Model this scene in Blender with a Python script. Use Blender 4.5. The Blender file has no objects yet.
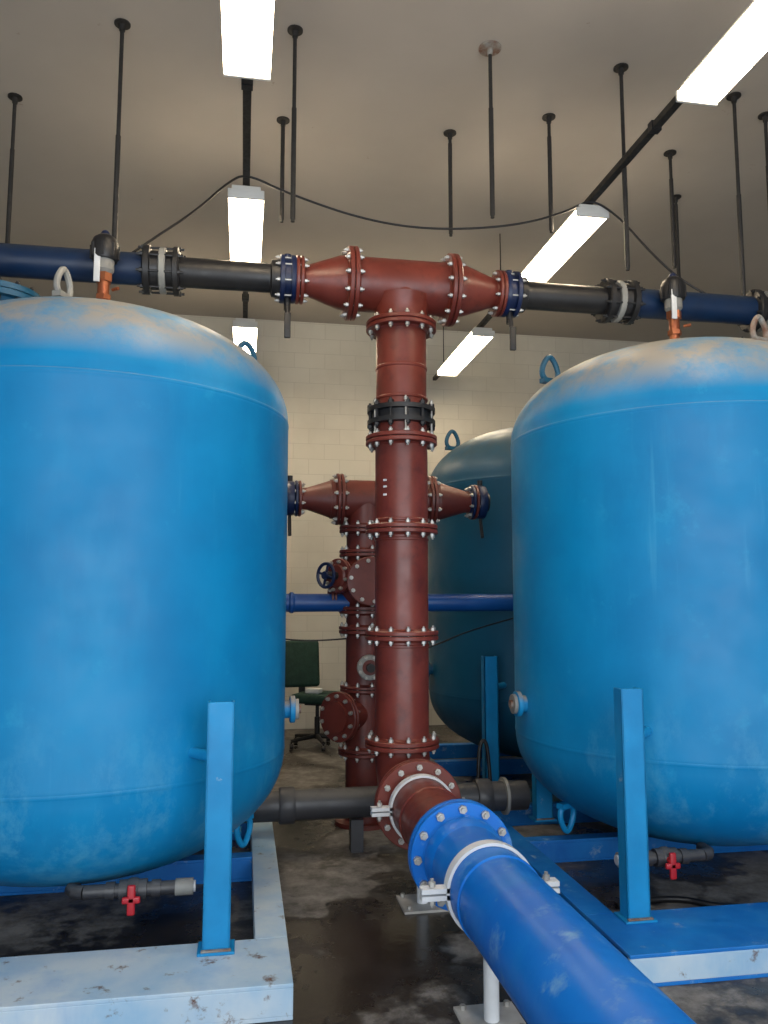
import bpy, bmesh, math, random
from mathutils import Vector, Matrix
random.seed(4)
H=1.62
scene=bpy.context.scene
scene.view_settings.view_transform='Standard'
scene.view_settings.look='None'

# ------------------------------------------------------------------ materials
def newmat(name):
    m=bpy.data.materials.new(name); m.use_nodes=True
    nt=m.node_tree; b=nt.nodes['Principled BSDF']
    return m,nt,b
def noise(nt,scale,detail=4,rough=.55,vec=None,mapscale=None,loc=None):
    n=nt.nodes.new('ShaderNodeTexNoise'); n.inputs['Scale'].default_value=scale
    n.inputs['Detail'].default_value=detail; n.inputs['Roughness'].default_value=rough
    tc=nt.nodes.new('ShaderNodeTexCoord')
    if mapscale or loc:
        mp=nt.nodes.new('ShaderNodeMapping')
        if mapscale: mp.inputs['Scale'].default_value=mapscale
        if loc: mp.inputs['Location'].default_value=loc
        nt.links.new(tc.outputs['Object'],mp.inputs['Vector']); nt.links.new(mp.outputs['Vector'],n.inputs['Vector'])
    else: nt.links.new(tc.outputs['Object'],n.inputs['Vector'])
    return n.outputs['Fac']
def ramp(nt,fac,a,b,ca=(0,0,0,1),cb=(1,1,1,1)):
    r=nt.nodes.new('ShaderNodeValToRGB'); r.color_ramp.elements[0].position=a; r.color_ramp.elements[1].position=b
    r.color_ramp.elements[0].color=ca; r.color_ramp.elements[1].color=cb
    nt.links.new(fac,r.inputs['Fac']); return r.outputs['Color']
def mix(nt,fac,a,b):
    m=nt.nodes.new('ShaderNodeMix'); m.data_type='RGBA'
    if isinstance(fac,float): m.inputs['Factor'].default_value=fac
    else: nt.links.new(fac,m.inputs['Factor'])
    for s,v in (('A',a),('B',b)):
        idx=6 if s=='A' else 7
        if isinstance(v,tuple): m.inputs[idx].default_value=(*v[:3],1)
        else: nt.links.new(v,m.inputs[idx])
    return m.outputs[2]
def mathn(nt,op,a,b):
    m=nt.nodes.new('ShaderNodeMath'); m.operation=op
    for i,v in enumerate((a,b)):
        if isinstance(v,(int,float)): m.inputs[i].default_value=v
        else: nt.links.new(v,m.inputs[i])
    return m.outputs[0]
def bump(nt,b,h,strength=.2,dist=.01):
    n=nt.nodes.new('ShaderNodeBump'); n.inputs['Strength'].default_value=strength; n.inputs['Distance'].default_value=dist
    nt.links.new(h,n.inputs['Height']); nt.links.new(n.outputs['Normal'],b.inputs['Normal'])
def paint(name,c1,c2,rough=.45,scale=3,wear=None,wa=.68,wb=.78,wscale=9,dust=None,streak=None,metal=0,bumpstr=.08,dustamt=.95,drip=None,low=None,spec=.5):
    m,nt,b=newmat(name)
    b.inputs['Specular IOR Level'].default_value=spec
    col=mix(nt,ramp(nt,noise(nt,scale,5),.35,.65),c1,c2)
    if streak:
        s=ramp(nt,noise(nt,2.2,6,.65,mapscale=(1.6,1.6,.35)),.5,.8)
        s=mathn(nt,'MULTIPLY',s,.5)
        col=mix(nt,s,col,streak)
    if drip:
        s=ramp(nt,noise(nt,3.0,5,.6,mapscale=(5,5,.25)),.62,.8)
        s=mathn(nt,'MULTIPLY',s,mathn(nt,'MULTIPLY',ramp(nt,noise(nt,1.1,3),.45,.65),.55))
        col=mix(nt,s,col,drip)
    if low:  # scuffed, chalky lower part of the vessel
        tc=nt.nodes.new('ShaderNodeTexCoord'); sp=nt.nodes.new('ShaderNodeSeparateXYZ'); nt.links.new(tc.outputs['Object'],sp.inputs[0])
        lz=ramp(nt,mathn(nt,'MULTIPLY',sp.outputs['Z'],.5),.2,.5,(1,1,1,1),(0,0,0,1))
        s=mathn(nt,'MULTIPLY',lz,ramp(nt,noise(nt,4,10,.78,mapscale=(1,1,.6)),.5,.64))
        col=mix(nt,mathn(nt,'MULTIPLY',s,.5),col,low)
    if wear:
        col=mix(nt,ramp(nt,noise(nt,wscale,8,.7),wa,wb),col,wear)
    if dust:
        g=nt.nodes.new('ShaderNodeNewGeometry'); sp=nt.nodes.new('ShaderNodeSeparateXYZ')
        nt.links.new(g.outputs['Normal'],sp.inputs[0])
        up=ramp(nt,sp.outputs['Z'],.2,.7)
        nn=ramp(nt,noise(nt,3.5,9,.74),.3,.54)
        d=mathn(nt,'MULTIPLY',mathn(nt,'MULTIPLY',up,nn),dustamt)
        col=mix(nt,d,col,dust)
    nt.links.new(col,b.inputs['Base Color'])
    rr=ramp(nt,noise(nt,scale*3,4),.3,.7,(rough-.08,)*3+(1,),(rough+.12,)*3+(1,))
    nt.links.new(rr,b.inputs['Roughness']); b.inputs['Metallic'].default_value=metal
    if bumpstr: bump(nt,b,noise(nt,scale*8,3),bumpstr,.004)
    return m
M={}
M['tank']=paint('tank_blue_paint',(.001,.185,.43),(.002,.24,.52),.46,1.6,wear=(.02,.33,.58),wa=.6,wb=.85,wscale=4,dust=(.29,.27,.24),streak=(.01,.3,.58),drip=(.08,.4,.62),low=(.1,.38,.58),bumpstr=.06,spec=.3)
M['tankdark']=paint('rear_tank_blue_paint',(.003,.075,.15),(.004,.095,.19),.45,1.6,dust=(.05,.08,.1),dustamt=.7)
M['frame']=paint('frame_blue_paint',(.004,.22,.5),(.008,.28,.6),.42,4,wear=(.4,.52,.6),wa=.64,wb=.74,wscale=7,bumpstr=.08,spec=.35)
M['deck']=paint('frame_deck_blue_paint',(.004,.13,.48),(.008,.2,.6),.5,3,wear=(.3,.45,.6),wa=.6,wb=.72,wscale=7,streak=(.05,.3,.65),bumpstr=.1,spec=.35)
M['framewhite']=paint('weathered_white_blue_paint',(.30,.50,.7),(.55,.65,.73),.5,3,wear=(.13,.06,.035),wa=.6,wb=.7,wscale=10,streak=(.03,.27,.62),bumpstr=.12)
M['red']=paint('red_oxide_paint',(.13,.022,.014),(.185,.034,.022),.38,4,wear=(.06,.012,.01),wa=.52,wb=.8,drip=(.03,.01,.009),bumpstr=.06)
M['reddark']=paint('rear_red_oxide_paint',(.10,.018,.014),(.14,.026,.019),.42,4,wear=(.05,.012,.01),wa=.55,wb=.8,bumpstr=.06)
M['bluepipe']=paint('pipe_blue_paint',(.002,.13,.55),(.006,.17,.63),.38,2.2,wear=(.2,.4,.62),wa=.57,wb=.78,wscale=7,streak=(.02,.25,.62),bumpstr=.06,spec=.4)
M['crossblue']=paint('cross_pipe_blue_paint',(.003,.06,.25),(.005,.08,.3),.4,3)
M['navy']=paint('header_blue_paint',(.003,.017,.055),(.004,.025,.08),.42,3,dust=(.025,.04,.065),dustamt=.6)
M['black']=paint('black_coating',(.008,.008,.01),(.015,.015,.017),.45,6)
M['valveblue']=paint('valve_blue_coating',(.003,.01,.045),(.004,.016,.07),.4,6)
M['bolt']=paint('zinc_bolt',(.36,.35,.33),(.5,.49,.46),.4,20,metal=.6,wear=(.1,.06,.04),wa=.55,wb=.7,wscale=14,bumpstr=0)
M['grey']=paint('grey_pvc',(.03,.031,.037),(.045,.045,.051),.4,4,dust=(.1,.1,.1),dustamt=.8)
M['lightgrey']=paint('grey_coupling',(.22,.22,.21),(.3,.3,.28),.5,5)
M['white']=paint('white_strap_paint',(.6,.62,.64),(.7,.72,.74),.42,6,wear=(.35,.36,.38),wscale=12)
M['copper']=paint('copper_brass',(.38,.12,.06),(.46,.18,.08),.35,9,metal=.7)
M['redplastic']=paint('red_plastic_handle',(.4,.012,.02),(.46,.018,.03),.4,5)
M['green']=paint('green_chair_fabric',(.008,.035,.026),(.012,.048,.036),.8,20)
M['steel']=paint('dark_steel_rod',(.012,.012,.012),(.022,.02,.02),.6,12)
M['rust']=paint('rusty_steel',(.14,.06,.035),(.3,.3,.28),.6,14)
M['housing']=paint('white_enamel',(.6,.6,.58),(.65,.65,.62),.4,5)
M['mud']=paint('muddy_plate',(.35,.33,.3),(.45,.44,.42),.6,9,wear=(.12,.1,.08))
m,nt,b=newmat('lamp_diffuser'); b.inputs['Base Color'].default_value=(.9,.88,.8,1)
b.inputs['Emission Color'].default_value=(1,.8,.55,1); b.inputs['Emission Strength'].default_value=27; M['lamp']=m
# walls
def wallmat(name,axis):
    m,nt,b=newmat(name)
    tc=nt.nodes.new('ShaderNodeTexCoord'); sp=nt.nodes.new('ShaderNodeSeparateXYZ'); cb=nt.nodes.new('ShaderNodeCombineXYZ')
    nt.links.new(tc.outputs['Object'],sp.inputs[0]); nt.links.new(sp.outputs[axis],cb.inputs['X']); nt.links.new(sp.outputs['Z'],cb.inputs['Y'])
    br=nt.nodes.new('ShaderNodeTexBrick'); br.inputs['Scale'].default_value=1; br.inputs['Brick Width'].default_value=.4; br.inputs['Row Height'].default_value=.2
    br.inputs['Mortar Size'].default_value=.005; br.inputs['Mortar Smooth'].default_value=.6
    br.inputs['Color1'].default_value=(.63,.61,.54,1); br.inputs['Color2'].default_value=(.66,.64,.57,1); br.inputs['Mortar'].default_value=(.54,.52,.46,1)
    nt.links.new(cb.outputs[0],br.inputs['Vector'])
    c=mix(nt,ramp(nt,noise(nt,.8,6),.45,.8),br.outputs['Color'],(.5,.48,.42))
    nt.links.new(c,b.inputs['Base Color']); b.inputs['Roughness'].default_value=.7
    bump(nt,b,mathn(nt,'SUBTRACT',1.0,br.outputs['Fac']),.25,.005)
    return m
M['wallx']=wallmat('painted_block_wall_x','X'); M['wally']=wallmat('painted_block_wall_y','Y')
m,nt,b=newmat('ceiling_plaster')
c=mix(nt,ramp(nt,noise(nt,.5,5),.3,.7),(.35,.32,.285),(.43,.395,.355))
c=mix(nt,ramp(nt,noise(nt,5,6,.7),.68,.76),c,(.2,.17,.15))
nt.links.new(c,b.inputs['Base Color']); b.inputs['Roughness'].default_value=.8
bump(nt,b,noise(nt,9,4),.1,.01); M['ceil']=m
m,nt,b=newmat('wet_concrete_floor')
n1=noise(nt,.9,10,.68,loc=(.35,.2,0)); wet=ramp(nt,n1,.5,.55)
dry=mix(nt,ramp(nt,noise(nt,6,8,.75),.35,.65),(.10,.092,.085),(.25,.24,.228))
wetc=mix(nt,ramp(nt,noise(nt,3,6),.4,.7),(.018,.015,.013),(.05,.043,.038))
nt.links.new(mix(nt,wet,wetc,dry),b.inputs['Base Color'])
nt.links.new(ramp(nt,n1,.46,.56,(.22,.22,.22,1),(.75,.75,.75,1)),b.inputs['Roughness'])
bump(nt,b,noise(nt,14,6),.15,.01); M['floor']=m

# ------------------------------------------------------------------ mesh builder
class MB:
    def __init__(s): s.v=[]; s.f=[]; s.m=[]; s.mats=[]
    def mi(s,k):
        if k not in s.mats: s.mats.append(k)
        return s.mats.index(k)
    def lathe(s,o,ax,prof,mat,seg=40,caps=True):
        o=Vector(o); ax=Vector(ax).normalized(); a=ax.orthogonal().normalized(); bb=ax.cross(a); k=s.mi(mat)
        base=len(s.v)
        for d,r in prof:
            for i in range(seg):
                t=2*math.pi*i/seg; s.v.append(o+ax*d+(a*math.cos(t)+bb*math.sin(t))*max(r,1e-4))
        for j in range(len(prof)-1):
            for i in range(seg):
                i2=(i+1)%seg; p=base+j*seg; q=p+seg
                s.f.append((p+i,p+i2,q+i2,q+i)); s.m.append(k)
        if caps:
            s.f.append(tuple(base+i for i in reversed(range(seg)))); s.m.append(k)
            q=base+(len(prof)-1)*seg
            s.f.append(tuple(q+i for i in range(seg))); s.m.append(k)
    def cyl(s,p0,p1,r,mat,r1=None,seg=24):
        p0=Vector(p0); p1=Vector(p1); d=(p1-p0).length
        s.lathe(p0,p1-p0,[(0,r),(d,r if r1 is None else r1)],mat,seg)
    def tube(s,pts,r,mat,seg=16,closed=False):
        pts=[Vector(p) for p in pts]; n=len(pts); k=s.mi(mat); base=len(s.v)
        prev=None
        for i,p in enumerate(pts):
            if closed: t=(pts[(i+1)%n]-pts[i-1]).normalized()
            else: t=(pts[min(i+1,n-1)]-pts[max(i-1,0)]).normalized()
            if prev is None: a=t.orthogonal().normalized()
            else: a=(prev-t*prev.dot(t)).normalized()
            prev=a; bb=t.cross(a)
            for j in range(seg):
                th=2*math.pi*j/seg; s.v.append(p+(a*math.cos(th)+bb*math.sin(th))*r)
        rng=n if closed else n-1
        for i in range(rng):
            for j in range(seg):
                j2=(j+1)%seg; p=base+i*seg; q=base+((i+1)%n)*seg
                s.f.append((p+j,p+j2,q+j2,q+j)); s.m.append(k)
        if not closed:
            s.f.append(tuple(base+i for i in reversed(range(seg)))); s.m.append(k)
            q=base+(n-1)*seg; s.f.append(tuple(q+i for i in range(seg))); s.m.append(k)
    def box(s,c,size,mat,rot=None,bev=0):
        bm=bmesh.new(); bmesh.ops.create_cube(bm,size=1)
        for v in bm.verts: v.co=Vector((v.co.x*size[0],v.co.y*size[1],v.co.z*size[2]))
        if bev: bmesh.ops.bevel(bm,geom=list(bm.edges),offset=bev,segments=3,affect='EDGES',profile=.5)
        base=len(s.v); k=s.mi(mat); c=Vector(c)
        bm.verts.index_update()
        for v in bm.verts: s.v.append(((rot@v.co) if rot else v.co.copy())+c)
        for f in bm.faces: s.f.append(tuple(base+v.index for v in f.verts)); s.m.append(k)
        bm.free()
    def sphere(s,c,r,mat,sz=1,seg=20):
        prof=[]
        for i in range(11):
            t=-math.pi/2+math.pi*i/10; prof.append((r*sz*math.sin(t),r*math.cos(t)))
        s.lathe(c,(0,0,1),prof,mat,seg)
    def ring(s,c,ax,r,w,mat,h=.006,seg=40): # weld bead
        s.lathe(c,ax,[(-w,r),(-w*.5,r+h),(w*.5,r+h),(w,r)],mat,seg,caps=False)
    def bolts(s,c,ax,bc,n,half,mat='bolt',r=.016,stick=.012,ph=0):
        c=Vector(c); ax=Vector(ax).normalized(); a=ax.orthogonal().normalized(); bb=ax.cross(a)
        for i in range(n):
            t=2*math.pi*(i+.5)/n+ph; p=c+(a*math.cos(t)+bb*math.sin(t))*bc
            s.cyl(p-ax*(half+.017+stick),p+ax*(half+.017+stick),r*.52,mat,seg=8)
            s.cyl(p-ax*(half+.018),p-ax*(half),r,mat,seg=6)
            s.cyl(p+ax*(half),p+ax*(half+.018),r,mat,seg=6)
    def flange(s,c,ax,R,mat,rp,n=12,th=.03,gap=.005,bolt='bolt',br=.0145,mat2=None,neck=True):
        c=Vector(c); ax=Vector(ax).normalized()
        for sg,mm in ((1,mat),(-1,mat2 or mat)):
            s.lathe(c,ax*sg,[(gap/2,R-.004),(gap/2+.004,R),(gap/2+th-.004,R),(gap/2+th,R-.005),(gap/2+th,rp+.012),(gap/2+th+.012,rp)] if neck else
                    [(gap/2,R-.004),(gap/2+.004,R),(gap/2+th-.004,R),(gap/2+th,R-.005)],mm,48)
        s.cyl(c-ax*gap,c+ax*gap,R-.02,'black',seg=36)
        s.bolts(c,ax,(R+rp)/2+.004,n,gap/2+th,bolt,br)
    def wheel(s,c,ax,R,mat):
        c=Vector(c); ax=Vector(ax).normalized(); a=ax.orthogonal().normalized(); bb=ax.cross(a)
        s.tube([c+(a*math.cos(2*math.pi*i/28)+bb*math.sin(2*math.pi*i/28))*R for i in range(28)],.012,mat,10,closed=True)
        for i in range(4):
            t=math.pi/2*i+.4; s.cyl(c,c+(a*math.cos(t)+bb*math.sin(t))*R,.009,mat,seg=8)
        s.cyl(c-ax*.02,c+ax*.02,.028,mat,seg=16)
    def build(s,name,sharp=35):
        me=bpy.data.meshes.new(name)
        xs=[v.x for v in s.v]; ys=[v.y for v in s.v]; zs=[v.z for v in s.v]
        c=Vector(((min(xs)+max(xs))/2,(min(ys)+max(ys))/2,min(zs)))
        me.from_pydata([v-c for v in s.v],[],s.f)
        for k in s.mats: me.materials.append(M[k])
        for p,mi in zip(me.polygons,s.m): p.material_index=mi; p.use_smooth=True
        me.update(); me.validate()
        bm=bmesh.new(); bm.from_mesh(me); bmesh.ops.recalc_face_normals(bm,faces=bm.faces); bm.to_mesh(me); bm.free()
        me.set_sharp_from_angle(angle=math.radians(sharp))
        o=bpy.data.objects.new(name,me); o.location=c; scene.collection.objects.link(o); return o

# ------------------------------------------------------------------ room
XL,XR,YF,YB,ZC=-4.6,8.2,-1.3,10.2,5.22
def slab(name,c,size,mat):
    b=MB(); b.box(c,size,mat); return b.build(name)
slab('floor',((XL+XR)/2,(YF+YB)/2,-.1),(XR-XL+.4,YB-YF+.4,.2),'floor')
slab('ceiling',((XL+XR)/2,(YF+YB)/2,ZC+.1),(XR-XL+.4,YB-YF+.4,.2),'ceil')
slab('wall_back',((XL+XR)/2,YB+.1,ZC/2),(XR-XL,.2,ZC),'wallx')
slab('wall_left',(XL-.1,(YF+YB)/2,ZC/2),(.2,YB-YF,ZC),'wally')
slab('wall_right',(XR+.1,(YF+YB)/2,ZC/2),(.2,YB-YF,ZC),'wally')
b=MB()
DX0,DX1,DZ=-2.6,4.2,4.0
b.box(((XL+DX0)/2,YF-.1,ZC/2),(DX0-XL,.2,ZC),'wallx')
b.box(((XR+DX1)/2,YF-.1,ZC/2),(XR-DX1,.2,ZC),'wallx')
b.box(((DX0+DX1)/2,YF-.1,(ZC+DZ)/2),(DX1-DX0,.2,ZC-DZ),'wallx')
b.build('wall_front')

# ------------------------------------------------------------------ tanks
TR=1.08; ZS0=.79; ZS1=2.62; HD=.6
def head(R,h,n=2.12,steps=22):
    out=[]
    for i in range(steps+1):
        t=math.pi/2*i/steps
        out.append((h*math.sin(t)**(2/n),R*max(math.cos(t),0)**(2/n)))
    return out
def headz(d): return HD*(max(0,1-(d/TR)**2.12))**(1/2.12)
def lug(b,cx,cy,lx,ly,top,mat,ang=0,s=1):
    d=math.hypot(lx,ly)
    z=(ZS1+headz(d)) if top else (ZS0-headz(d))
    sg=1 if top else -1
    px,py=cx+lx,cy+ly
    ux,uy=math.cos(ang),math.sin(ang)
    pts=[]
    for i in range(24):
        t=2*math.pi*i/24
        w=.056*math.cos(t)*(1 - .35*math.sin(t)); hh=.085+.075*math.sin(t)
        pts.append((px+ux*w*s,py+uy*w*s,z+sg*hh*s))
    b.tube(pts,.017*s,mat,8,closed=True)
    b.box((px,py,z+sg*.012),(.12*s,.05*s,.03),mat,Matrix.Rotation(ang,3,'Z'))
def tank(cx,cy,mat,lugs,nozside,manway=None):
    b=MB()
    prof=[(ZS0-h,r) for h,r in reversed(head(TR,HD))]
    prof+=[(ZS0+.006,TR+.002),(ZS0+.02,TR),(1.7,TR),(ZS1-.02,TR),(ZS1-.006,TR+.002)]+[(ZS1+h,r) for h,r in head(TR,HD)]
    b.lathe((cx,cy,0),(0,0,1),prof,mat,128)
    b.ring((cx,cy,ZS0),(0,0,1),TR-.001,.014,mat,.003,128); b.ring((cx,cy,ZS1),(0,0,1),TR-.001,.014,mat,.003,128)
    for l in lugs: lug(b,cx,cy,*l)
    # side nozzle
    z=.985; x0=cx+nozside*(TR-.02)
    b.cyl((x0,cy,z),(x0+nozside*.07,cy,z),.05,mat)
    b.lathe((x0+nozside*.05,cy,z),(nozside,0,0),[(0,.07),(.004,.076),(.028,.076),(.03,.07)],mat,28)
    b.cyl((x0+nozside*.08,cy,z),(x0+nozside*.1,cy,z),.058,'lightgrey')
    b.cyl((x0+nozside*.1,cy,z),(x0+nozside*.115,cy,z),.025,'rust')
    # top boss
    b.lathe((cx,cy,ZS1+HD-.01),(0,0,1),[(0,.09),(.03,.085),(.05,.06)],mat,28)
    if manway:
        mx,my=cx+manway[0],cy+manway[1]; zb=ZS1+headz(math.hypot(*manway))-.08
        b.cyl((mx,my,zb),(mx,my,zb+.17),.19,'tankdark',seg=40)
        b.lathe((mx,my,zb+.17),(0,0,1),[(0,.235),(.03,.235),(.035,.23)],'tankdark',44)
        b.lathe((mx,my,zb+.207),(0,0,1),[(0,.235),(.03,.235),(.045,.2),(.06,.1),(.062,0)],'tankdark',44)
        b.bolts((mx,my,zb+.2),(0,0,1),.21,14,.035,'black',.014)
    return b.build('water_filter_tank',30)
TL=(-.834,4.71); TRR=(2.77,4.71)
tank(*TL,'tank',[(.82,.15,True,'tankdark',.3,1),(-.12,-.45,True,'lightgrey',1.2,1.0),(-.8,.2,True,'tankdark',.3,1),(.86,.0,False,'frame',.9,1),(-.86,0,False,'frame',.4,1)],1,(-.55,-.1))
tank(*TRR,'tank',[(-.8,.18,True,'tankdark',.3,1.1),(.26,-.5,True,'rust',.3,1),(.8,.2,True,'tankdark',.3,1),(-.87,-.1,False,'frame',.5,1),(.86,0,False,'frame',.4,1)],-1,(.55,.1))
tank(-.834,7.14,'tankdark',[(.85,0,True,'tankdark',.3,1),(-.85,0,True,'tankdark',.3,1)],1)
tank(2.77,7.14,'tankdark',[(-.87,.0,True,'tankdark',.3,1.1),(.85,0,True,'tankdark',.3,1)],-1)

# ------------------------------------------------------------------ support frames
FT=.134
def ibeam_x(b,x0,x1,y0,y1,top,face):
    xc=(x0+x1)/2; L=x1-x0; yc=(y0+y1)/2; w=y1-y0
    b.box((xc,yc,FT-.008),(L,w,.016),top)
    b.box((xc,yc,.008),(L,w,.016),top)
    b.box((xc,y0+.012,FT/2),(L,.024,FT-.032),face)
    b.box((xc,y1-.012,FT/2),(L,.024,FT-.032),top)
def rail_y(b,x0,x1,y0,y1,mat):
    xc=(x0+x1)/2; yc=(y0+y1)/2; L=y1-y0
    b.box((xc,yc,FT-.008),(x1-x0,L,.016),mat); b.box((xc,yc,.008),(x1-x0,L,.016),mat)
    b.box((xc,yc,FT/2),(.02,L,FT-.032),mat)
def post(b,x,y,z1,mat,w=.115,d=.08,sx=1):
    z0=FT
    b.box((x,y-d/2+.006,(z0+z1)/2),(w,.012,z1-z0),mat)
    b.box((x-w/2+.006,y,(z0+z1)/2),(.012,d,z1-z0),mat); b.box((x+w/2-.006,y,(z0+z1)/2),(.012,d,z1-z0),mat)
    b.box((x,y,z0+.006),(w+.04,d+.05,.012),mat)
    b.box((x,y-d/2-.01,z0+.015),(w+.01,.02,.008),'rust')
def frame(cx,cy,xin,side,posts,top,face,railm,yfront,ymain='frame'):
    b=MB()
    xi=xin; xo=2*cx-xin
    x0,x1=min(xi,xo),max(xi,xo)
    ibeam_x(b,x0,x1,cy-1.42,cy-.98,top,face)
    rw=.14
    for xa in (x0,x1-rw): rail_y(b,xa,xa+rw,cy-.98,cy+1.06,railm)
    for yy in (cy+.15,cy+.96): ibeam_x(b,x0+rw,x1-rw,yy,yy+.1,'deck','deck')
    for (px,py,pz) in posts:
        post(b,px,py,pz,'frame')
        v=Vector((cx-px,cy-py,0)); d=v.length; v.normalize()
        if pz>.9: # bracket to shell
            z=pz-.25
            b.cyl(Vector((px,py+.02,z)),Vector((px,py,z))+v*(d-TR+.005),.025,'frame')
    o=b.build('tank_support_frame',30)
    mod=o.modifiers.new('bev','BEVEL'); mod.width=.003; mod.segments=2; mod.limit_method='ANGLE'
    return o
frame(*TL,.22,1,[(-.085,3.65,1.17),(-1.6,3.65,1.17),(-.06+.0,5.4,.5),(-1.6,5.4,.5)],'framewhite','framewhite','framewhite',0)
frame(*TRR,1.62,-1,[(1.83,3.65,1.19),(3.66,3.65,1.19),(2.02,5.32,.5),(3.5,5.32,.5)],'deck','framewhite','deck',0)
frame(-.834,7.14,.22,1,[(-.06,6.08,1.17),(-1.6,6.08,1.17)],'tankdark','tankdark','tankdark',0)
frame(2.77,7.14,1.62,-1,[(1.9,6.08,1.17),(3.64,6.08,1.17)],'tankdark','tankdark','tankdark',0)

# ------------------------------------------------------------------ main red riser
PX,PY=.97,4.9; PR=.165; FR=.226; ZA=-1.13+H; ZT=2.0+H
b=MB()
zf=[-.872+H,-.2276+H,.423+H,.985+H,1.7276+H]
b.cyl((PX,PY,ZA+.24),(PX,PY,1.137+H),PR,'red',seg=56)
b.cyl((PX,PY,1.137+H),(PX,PY,ZT),PR-.004,'red',seg=56)
for z in zf: b.flange((PX,PY,z),(0,0,1),FR,'red',PR,12,th=.026)
# black wafer coupling
zc=1.137+H
b.lathe((PX,PY,zc-.055),(0,0,1),[(0,FR-.01),(.03,FR-.01),(.032,PR+.02),(.08,PR+.02),(.082,FR-.01),(.11,FR-.01)],'black',48)
b.bolts((PX,PY,zc),(0,0,1),.2,12,.056,'black',.018,.012)
b.bolts((PX,PY,zc-.02),(0,0,1),.205,6,.09,'bolt',.012,.01,ph=.2)
for z in (ZA+.28,-.29+H,.36+H,.48+H,1.25+H): b.ring((PX,PY,z),(0,0,1),PR,.01,'red',.005,56)
b.ring((PX,PY,1.45+H),(0,0,1),PR-.004,.012,'red',.005,56)
# elbow
ER=.24; pts=[]
for i in range(15):
    t=math.pi/2*i/14; pts.append((PX,PY-ER+ER*math.cos(t),ZA+ER-ER*math.sin(t)))
b.tube(pts,PR,'red',56)
b.cyl((PX,PY-ER,ZA),(PX,3.63,ZA),PR,'red',seg=56)
b.flange((PX,4.45,ZA),(0,1,0),.24,'red',PR,12,th=.03,br=.017)
b.ring((PX,4.12,ZA),(0,1,0),PR,.014,'red',.006,56)
# tee
b.cyl((PX-.32,PY,ZT),(PX+.32,PY,ZT),.172,'red',seg=56)
b.lathe((PX,PY,ZT-.26),(0,0,1),[(0,PR+.002),(.05,.166),(.12,.18),(.17,.2)],'red',56)
for sg in (-1,1):
    b.flange((PX+sg*.325,PY,ZT),(1,0,0),.232,'red',.172,12,th=.028)
    b.lathe((PX+sg*.355,PY,ZT),(sg,0,0),[(0,.172),(.05,.168),(.25,.098),(.29,.095)],'red',48)
    b.flange((PX+sg*.655,PY,ZT),(1,0,0),.15,'red',.095,8,th=.022,br=.012)
# small stencil marks on riser
for dz in (-.03,.02,.06): b.box((PX-.125,PY-.112,.66+H+dz),(.022,.006,.012),'white',Matrix.Rotation(math.radians(-48),3,'Z'))
b.build('red_pipe_riser')

# ------------------------------------------------------------------ overhead header
def header(sg):
    b=MB(); HR=.088
    X=lambda d: PX+sg*d
    b.lathe((X(.68),PY,ZT),(sg,0,0),[(0,.145),(.012,.15),(.028,.15),(.03,.125),(.07,.125),(.072,.15),(.095,.15),(.1,.145)],'valveblue',40)
    b.bolts((X(.73),PY,ZT),(1,0,0),.132,8,.05,'bolt',.012)
    b.cyl((X(.73),PY,ZT-.1),(X(.73),PY,ZT-.2),.022,'black'); b.cyl((X(.73),PY,ZT+.1),(X(.73),PY,ZT+.16),.025,'valveblue')
    b.cyl((X(.73),PY-.02,ZT-.18),(X(.73),PY-.06,ZT-.36),.015,'black'); b.box((X(.73),PY-.06,ZT-.32),(.04,.025,.16),'black',bev=.006)
    b.cyl((X(.78),PY,ZT),(X(1.44),PY,ZT),HR+.003,'black',seg=40)
    b.lathe((X(.78),PY,ZT),(sg,0,0),[(0,.12),(.05,.115),(.06,HR)],'black',40)
    def coup(d):
        b.lathe((X(d-.11),PY,ZT),(sg,0,0),[(0,.138),(.008,.148),(.035,.148),(.04,.118),(.08,.115)],'black',40)
        b.lathe((X(d-.03),PY,ZT),(sg,0,0),[(0,.135),(.006,.14),(.034,.14),(.04,.135)],'lightgrey',40)
        b.lathe((X(d+.015),PY,ZT),(sg,0,0),[(0,.115),(.045,.118),(.05,.148),(.082,.148),(.09,.138)],'black',40)
        b.bolts((X(d-.0),PY,ZT),(1,0,0),.132,8,.1,'black',.015,.02)
    coup(1.5)
    b.cyl((X(1.53),PY,ZT),(X(3.0),PY,ZT),HR+.01,'navy',seg=40)
    coup(2.6)
    pts=[]
    for i in range(10):
        t=math.pi/2*i/9; pts.append((X(3.0+.2*math.sin(t)),PY,ZT-.2+.2*math.cos(t)))
    b.tube(pts,HR+.01,'navy',32); b.cyl((X(3.2),PY,ZT-.2),(X(3.2),PY,.1),HR+.01,'navy',seg=32)
    b.flange((X(3.2),PY,.3),(0,0,1),.15,'navy',HR+.01,8,th=.022); b.cyl((X(3.2),PY,0),(X(3.2),PY,.12),.14,'navy')
    return b.build('overhead_header_pipe')
header(-1); header(1)

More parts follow.
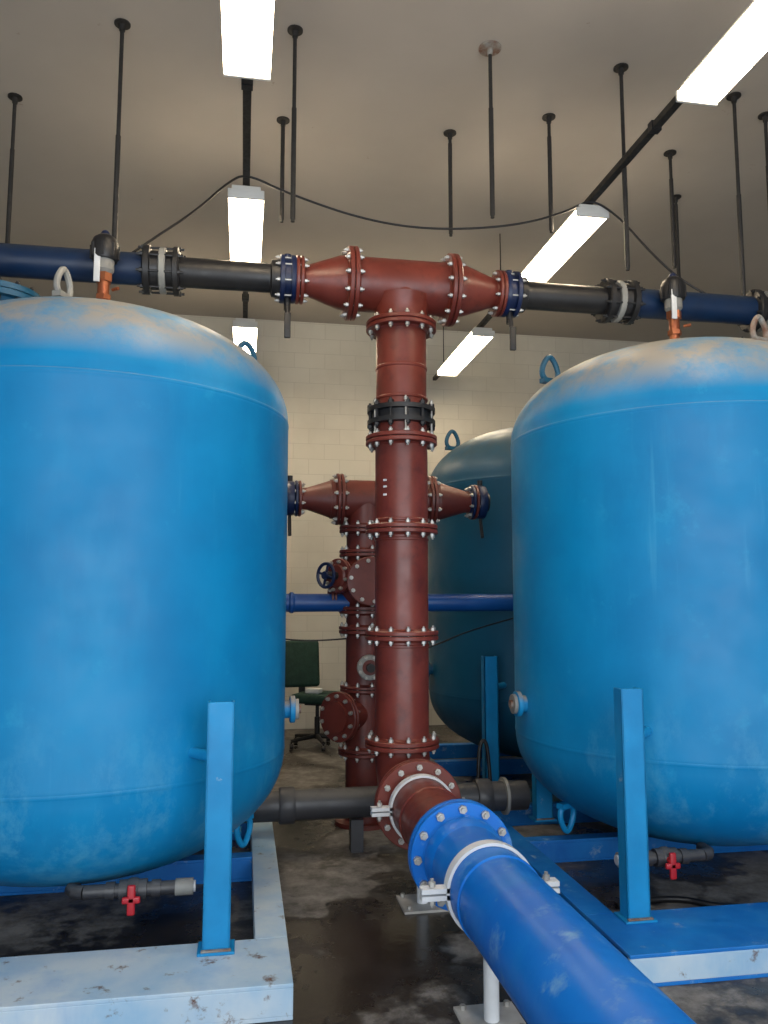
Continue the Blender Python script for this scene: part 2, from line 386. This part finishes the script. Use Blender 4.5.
# ------------------------------------------------------------------ blue inlet pipe
b=MB()
b.flange((PX,3.57,ZA),(0,1,0),.232,'bluepipe',PR+.004,12,th=.034,br=.019)
b.cyl((PX,3.53,ZA),(PX,-.9,ZA),PR+.001,'bluepipe',seg=64)
b.ring((PX,3.0,ZA),(0,1,0),PR+.001,.012,'bluepipe',.006,64)
b.lathe((PX,3.5,ZA),(0,-1,0),[(0,PR+.014),(.06,PR+.012),(.09,PR+.001)],'bluepipe',64,caps=False)
b.flange((PX,-.3,ZA),(0,1,0),.232,'bluepipe',PR+.004,12,th=.034)
b.build('blue_inlet_pipe')
def stand(y,r=.172,w=.05):
    b=MB(); k=b.mi('white')
    seg=30
    for part in (0,1):
        base=len(b.v)
        for i in range(seg+1):
            t=math.pi*i/seg + (math.pi if part else 0)
            for rr in (r-.004,r+.008):
                for yy in (y-w/2,y+w/2):
                    b.v.append(Vector((PX+rr*math.cos(t),yy,ZA+rr*math.sin(t))))
        for i in range(seg):
            p=base+i*4; q=p+4
            for a,c in ((0,1),(1,3),(3,2),(2,0)): b.f.append((p+a,p+c,q+c,q+a)); b.m.append(k)
    for sg in (-1,1):
        for dz in (.012,-.014): b.box((PX+sg*(r+.05),y,ZA+dz),(.11,w,.018),'white')
        b.bolts((PX+sg*(r+.06),y,ZA),(0,0,1),.0001,1,.024,'bolt',.014)
    b.cyl((PX,y,0),(PX,y,ZA-r),.03,'white'); b.box((PX,y,.006),(.24,.24,.012),'mud')
    for dx in(-.09,.09):
        for dy in(-.09,.09): b.cyl((PX+dx,y+dy,.012),(PX+dx,y+dy,.03),.012,'bolt',seg=6)
    b.box((PX,y,ZA-r-.005),(.12,.06,.014),'white')
    return b.build('pipe_support_stand')
stand(4.35); stand(3.14); stand(1.2)

# ------------------------------------------------------------------ air release valves
def vent(cx,cy):
    b=MB(); z=ZS1+HD+.03
    b.cyl((cx,cy,z),(cx,cy,z+.1),.032,'copper'); b.lathe((cx,cy,z+.09),(0,0,1),[(0,.045),(.03,.045)],'copper',6)
    b.cyl((cx,cy,z+.1),(cx,cy,z+.26),.034,'copper')
    b.lathe((cx,cy,z+.2),(0,0,1),[(0,.048),(.05,.048)],'copper',6)
    b.lathe((cx,cy,z+.25),(0,0,1),[(0,.04),(.02,.056),(.08,.056),(.1,.05)],'lightgrey',28)
    b.box((cx-.03,cy-.058,z+.28),(.035,.015,.2),'white',bev=.004)
    b.lathe((cx,cy,z+.33),(0,0,1),[(0,.07),(.015,.078),(.1,.078),(.13,.066),(.155,.035),(.16,0)],'black',28)
    for i in range(8):
        t=i*math.pi/4; b.box((cx+.078*math.cos(t),cy+.078*math.sin(t),z+.38),(.012,.012,.08),'black')
    b.cyl((cx+.055,cy-.02,z+.15),(cx+.09,cy-.05,z+.15),.01,'copper')
    b.sphere((cx,cy,z+.49),.026,'valveblue')
    return b.build('air_release_valve')
vent(*TL); vent(*TRR)
# ------------------------------------------------------------------ rear manifold
b=MB(); RX,RY,RR,RF=.9,5.95,.142,.195
rz=lambda Z:Z+H
zt=rz(.738)
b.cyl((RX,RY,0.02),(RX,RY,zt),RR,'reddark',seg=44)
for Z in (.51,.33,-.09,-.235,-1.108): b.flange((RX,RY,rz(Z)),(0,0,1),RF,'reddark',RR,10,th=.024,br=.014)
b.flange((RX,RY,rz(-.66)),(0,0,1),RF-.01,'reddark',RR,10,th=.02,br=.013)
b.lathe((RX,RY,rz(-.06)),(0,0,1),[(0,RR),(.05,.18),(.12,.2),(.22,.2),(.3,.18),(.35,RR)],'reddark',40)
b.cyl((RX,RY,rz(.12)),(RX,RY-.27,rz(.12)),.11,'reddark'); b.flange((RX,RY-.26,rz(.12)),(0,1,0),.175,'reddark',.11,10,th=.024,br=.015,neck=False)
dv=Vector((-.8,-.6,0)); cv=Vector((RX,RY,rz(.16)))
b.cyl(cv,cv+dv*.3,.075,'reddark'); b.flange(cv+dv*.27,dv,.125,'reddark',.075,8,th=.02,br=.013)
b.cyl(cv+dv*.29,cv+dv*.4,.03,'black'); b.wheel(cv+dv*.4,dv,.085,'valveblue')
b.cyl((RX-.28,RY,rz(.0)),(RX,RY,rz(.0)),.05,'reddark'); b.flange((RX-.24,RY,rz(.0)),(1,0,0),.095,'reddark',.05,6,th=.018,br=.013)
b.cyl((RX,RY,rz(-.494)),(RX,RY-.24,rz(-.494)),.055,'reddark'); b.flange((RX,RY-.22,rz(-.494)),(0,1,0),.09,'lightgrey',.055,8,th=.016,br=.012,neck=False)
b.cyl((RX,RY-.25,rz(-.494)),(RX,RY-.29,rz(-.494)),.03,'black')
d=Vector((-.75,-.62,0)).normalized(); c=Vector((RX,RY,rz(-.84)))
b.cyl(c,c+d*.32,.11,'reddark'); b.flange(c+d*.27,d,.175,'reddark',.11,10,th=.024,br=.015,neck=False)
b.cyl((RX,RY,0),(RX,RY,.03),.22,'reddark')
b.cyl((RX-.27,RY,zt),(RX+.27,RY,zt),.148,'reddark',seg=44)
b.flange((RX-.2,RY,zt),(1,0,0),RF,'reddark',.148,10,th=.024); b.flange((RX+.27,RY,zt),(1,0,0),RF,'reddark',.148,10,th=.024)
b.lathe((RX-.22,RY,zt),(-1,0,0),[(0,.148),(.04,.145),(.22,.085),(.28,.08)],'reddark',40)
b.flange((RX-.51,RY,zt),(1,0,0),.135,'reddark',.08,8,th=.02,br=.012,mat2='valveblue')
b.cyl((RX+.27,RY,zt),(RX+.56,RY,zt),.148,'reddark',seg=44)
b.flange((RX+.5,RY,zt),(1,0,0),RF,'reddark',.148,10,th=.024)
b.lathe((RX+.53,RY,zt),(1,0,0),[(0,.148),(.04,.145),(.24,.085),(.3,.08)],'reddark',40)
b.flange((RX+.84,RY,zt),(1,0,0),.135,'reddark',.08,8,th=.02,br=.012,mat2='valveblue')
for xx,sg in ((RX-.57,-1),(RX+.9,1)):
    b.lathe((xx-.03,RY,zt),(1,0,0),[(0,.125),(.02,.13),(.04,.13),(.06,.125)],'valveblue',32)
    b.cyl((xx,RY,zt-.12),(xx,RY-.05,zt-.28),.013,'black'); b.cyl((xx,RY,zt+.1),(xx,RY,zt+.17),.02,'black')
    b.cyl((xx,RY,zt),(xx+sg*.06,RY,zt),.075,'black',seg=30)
b.build('rear_pipe_manifold')

b=MB()
for x0,x1 in ((-1.2,RX-.13),(RX+.13,2.75)):
    b.cyl((x0,5.92,rz(-.035)),(x1,5.92,rz(-.035)),.066,'crossblue',seg=30)
b.ring((.35,5.92,rz(-.035)),(1,0,0),.066,.02,'crossblue',.012,30)
b.build('blue_cross_pipe')
b=MB()
b.cyl((-.12,5.32,.3),(1.9,5.32,.3),.095,'grey',seg=36)
for x in (.25,1.55): b.lathe((x,5.32,.3),(1,0,0),[(0,.11),(.01,.115),(.09,.115),(.1,.11)],'grey',36)
b.lathe((1.74,5.32,.3),(1,0,0),[(0,.12),(.02,.12)],'lightgrey',36); 
for x in (.75,1.3):
    b.box((x,5.32,.1),(.08,.1,.2),'grey'); 
b.build('grey_drain_pipe')

# drain valves beneath tanks
def drain(x0,x1,y,z,xt,yt,sg):
    b=MB()
    b.cyl((x0,y,z),(x1,y,z),.03,'grey')
    pe=x0 if sg>0 else x1; pw=x1 if sg>0 else x0
    b.cyl((pw-sg*.03,y,z),(pw+sg*.05,y,z),.037,'lightgrey'); b.cyl((pw+sg*.05,y,z),(pw+sg*.06,y,z),.025,'white')
    xm=(x0+x1)/2
    b.cyl((xm-.06,y,z),(xm+.06,y,z),.045,'grey'); b.sphere((xm,y,z),.052,'grey')
    b.cyl((xm,y,z),(xm,y-.07,z),.018,'redplastic')
    b.box((xm,y-.075,z-.02),(.035,.02,.13),'redplastic',bev=.008); b.box((xm,y-.075,z-.02),(.08,.02,.03),'redplastic',bev=.008)
    for d in (-.1,.1): b.cyl((xm+d-.02,y,z),(xm+d+.02,y,z),.038,'grey')
    b.tube([(pe,y,z),(pe-sg*.04,y+.01,z),(pe-sg*.06,y+.04,z),(pe-sg*.06,y+.1,z),(xt,yt-.06,z-.08),(xt,yt,z-.07),(xt,yt,.2)],.03,'grey',14)
    return b.build('drain_valve')
drain(-.68,-.25,3.93,.305,TL[0],TL[1],1)
drain(1.96,2.38,3.98,.29,TRR[0],TRR[1],-1)

# ------------------------------------------------------------------ ceiling rods
rods=[(-.815,4.9,2.1,0),(.261,4.77,2.32,0),(1.535,4.717,2.428,1),(2.474,4.75,2.16,0),(3.42,4.9,2.1,0),(-1.688,5.805,2.447,0),
(.233,5.755,2.79,0),(1.52,5.7,2.76,0),(2.2,5.37,2.69,0),(3.355,5.665,2.626,0),(3.78,6.32,2.776,0),(3.79,5.07,2.45,0)]
for x,y,z,p in rods:
    b=MB()
    b.cyl((x,y,z+H),(x,y,ZC),.0125,'steel',seg=10)
    b.lathe((x,y,ZC),(0,0,-1),[(0,.05 if not p else .075),(.008,.05 if not p else .075),(.01,.02),(.05,.018)],'steel' if not p else 'rust',20)
    b.cyl((x,y,z+H+.02),(x,y,z+H+.75),.016,'steel',seg=10)
    b.build('ceiling_hanger_rod')
# ------------------------------------------------------------------ lights
ZFb=2.75+H
def fixture(x,y0,y1):
    b=MB(); yc=(y0+y1)/2; L=y1-y0
    b.box((x,yc,ZFb+.075),(.2,L,.04),'housing',bev=.008)
    b.box((x,yc,ZFb+.03),(.245,L-.03,.06),'lamp',bev=.02)
    for yy in (y0,y1): b.box((x,yy,ZFb+.03),(.25,.02,.066),'housing',bev=.006)
    for yy in (y0+.3,y1-.3): b.box((x,yy,ZFb+.105),(.08,.04,.03),'housing')
    b.build('fluorescent_light_fixture')
for x,l in ((-.03,((2.74,4.05),(5.36,6.6),(8.05,9.35))),(2.45,((2.5,3.84),(5.2,6.42),(7.9,9.45)))):
    for y0,y1 in l: fixture(x,y0,y1)
    b=MB(); b.box((x,5.4,ZFb+.14),(.05,9.4,.045),'steel',bev=.004)
    for yy in (1.5,7.3,9.6): b.cyl((x,yy,ZFb+.15),(x,yy,ZC),.006,'steel',seg=8)
    for yy in (4.3,7.0,7.6): b.box((x,yy,ZFb+.14),(.065,.05,.06),'black')
    b.build('lighting_conduit_rail')
# ------------------------------------------------------------------ cables
def cable(name,pts,r=.008):
    cu=bpy.data.curves.new(name,'CURVE'); cu.dimensions='3D'; cu.bevel_depth=r; cu.bevel_resolution=3
    sp=cu.splines.new('NURBS'); sp.points.add(len(pts)-1); sp.order_u=3; sp.use_endpoint_u=True
    for p,c in zip(sp.points,pts): p.co=(*c,1)
    cu.materials.append(M['black']); o=bpy.data.objects.new(name,cu); scene.collection.objects.link(o)
cable('hanging_electrical_cable',[(-.72,4.9,ZT+.09),(-.6,4.95,2.22+H),(-.35,5.1,2.5+H),(-.15,5.25,2.8+H),(-.03,5.3,2.9+H),(.25,5.3,2.78+H),(.8,5.28,2.62+H),(1.3,5.28,2.59+H),(1.9,5.25,2.66+H),(2.3,5.22,2.8+H),(2.45,5.22,2.9+H),(2.62,5.15,2.75+H),(2.8,5.05,2.45+H),(2.98,4.95,2.2+H),(3.15,4.9,ZT+.09)],.008)
cable('sensor_cable',[(-.3,6.0,1.35),(.2,6.0,1.33),(.5,5.95,1.3),(.76,5.95,1.32)],.006)
cable('sensor_cable',[(1.1,5.8,1.2),(1.4,5.9,1.25),(1.7,5.95,1.38),(2.2,5.95,1.5)],.006)
cable('floor_hose',[(1.5,5.6,.02),(1.7,5.75,.2),(1.72,5.8,.55),(1.78,5.8,.6),(1.8,5.78,.3),(1.75,5.6,.05),(1.5,5.9,.02)],.014)
cable('floor_hose',[(1.95,4.1,.02),(2.3,4.2,.02),(2.5,3.95,.02),(2.9,4.0,.02),(3.3,3.9,.02)],.016)

# ------------------------------------------------------------------ office chair
b=MB(); cx,cy=.83,9.0; s=1.06
R=Matrix.Rotation(math.radians(-28),3,'Z')
def P(x,y,z): return Vector((cx,cy,0))+R@Vector((x*s,y*s,z*s))
for i in range(5):
    t=i*2*math.pi/5+.3; e=(.3*math.cos(t),.3*math.sin(t))
    b.cyl(P(0,0,.11),P(e[0],e[1],.08),.025,'black',.018); b.cyl(P(e[0],e[1],.08),P(e[0],e[1],.05),.01,'black')
    c=P(e[0],e[1],.029); b.cyl(c-Vector((.02,0,0)),c+Vector((.02,0,0)),.029,'black')
b.cyl(P(0,0,.08),P(0,0,.3),.03,'black'); b.cyl(P(0,0,.3),P(0,0,.44),.02,'black')
b.box(P(0,0,.44),(.22,.2,.03),'black',R)
b.box(P(0.02,0,.5),(.5,.48,.1),'green',R,.035)
Rb=R@Matrix.Rotation(math.radians(38),3,'Z')@Matrix.Rotation(math.radians(-8),3,'X')
b.box(P(-.24,.12,.83),(.42,.085,.52),'green',Rb,.038)
b.box(P(-.24,.14,.57),(.07,.03,.3),'black',Rb)
b.box(P(-.02,-.05,.57),(.16,.13,.05),'white',R,.01)
b.build('office_chair')

# ------------------------------------------------------------------ light & camera
w=bpy.data.worlds.new('World'); scene.world=w; w.use_nodes=True
bg=w.node_tree.nodes['Background']; bg.inputs[0].default_value=(.88,.94,1,1); bg.inputs[1].default_value=4.2
pl=bpy.data.lights.new('door_portal','AREA'); pl.shape='RECTANGLE'; pl.size=DX1-DX0; pl.size_y=DZ
po=bpy.data.objects.new('door_portal',pl); po.location=((DX0+DX1)/2,YF,DZ/2); po.rotation_euler=(math.radians(90),0,0); scene.collection.objects.link(po)
pl.cycles.is_portal=True

yaw,pit=math.radians(9.94),math.radians(6.13)
F=Vector((math.sin(yaw)*math.cos(pit),math.cos(yaw)*math.cos(pit),math.sin(pit))); Rv=Vector((math.cos(yaw),-math.sin(yaw),0)); U=Rv.cross(F)
mat=Matrix((( Rv.x,U.x,-F.x,0),(Rv.y,U.y,-F.y,0),(Rv.z,U.z,-F.z,H),(0,0,0,1)))
cd=bpy.data.cameras.new('camera'); cd.sensor_fit='VERTICAL'; cd.sensor_height=24; cd.lens=24*800/1024; cd.clip_start=.05
co=bpy.data.objects.new('camera',cd); co.matrix_world=mat; scene.collection.objects.link(co); scene.camera=co
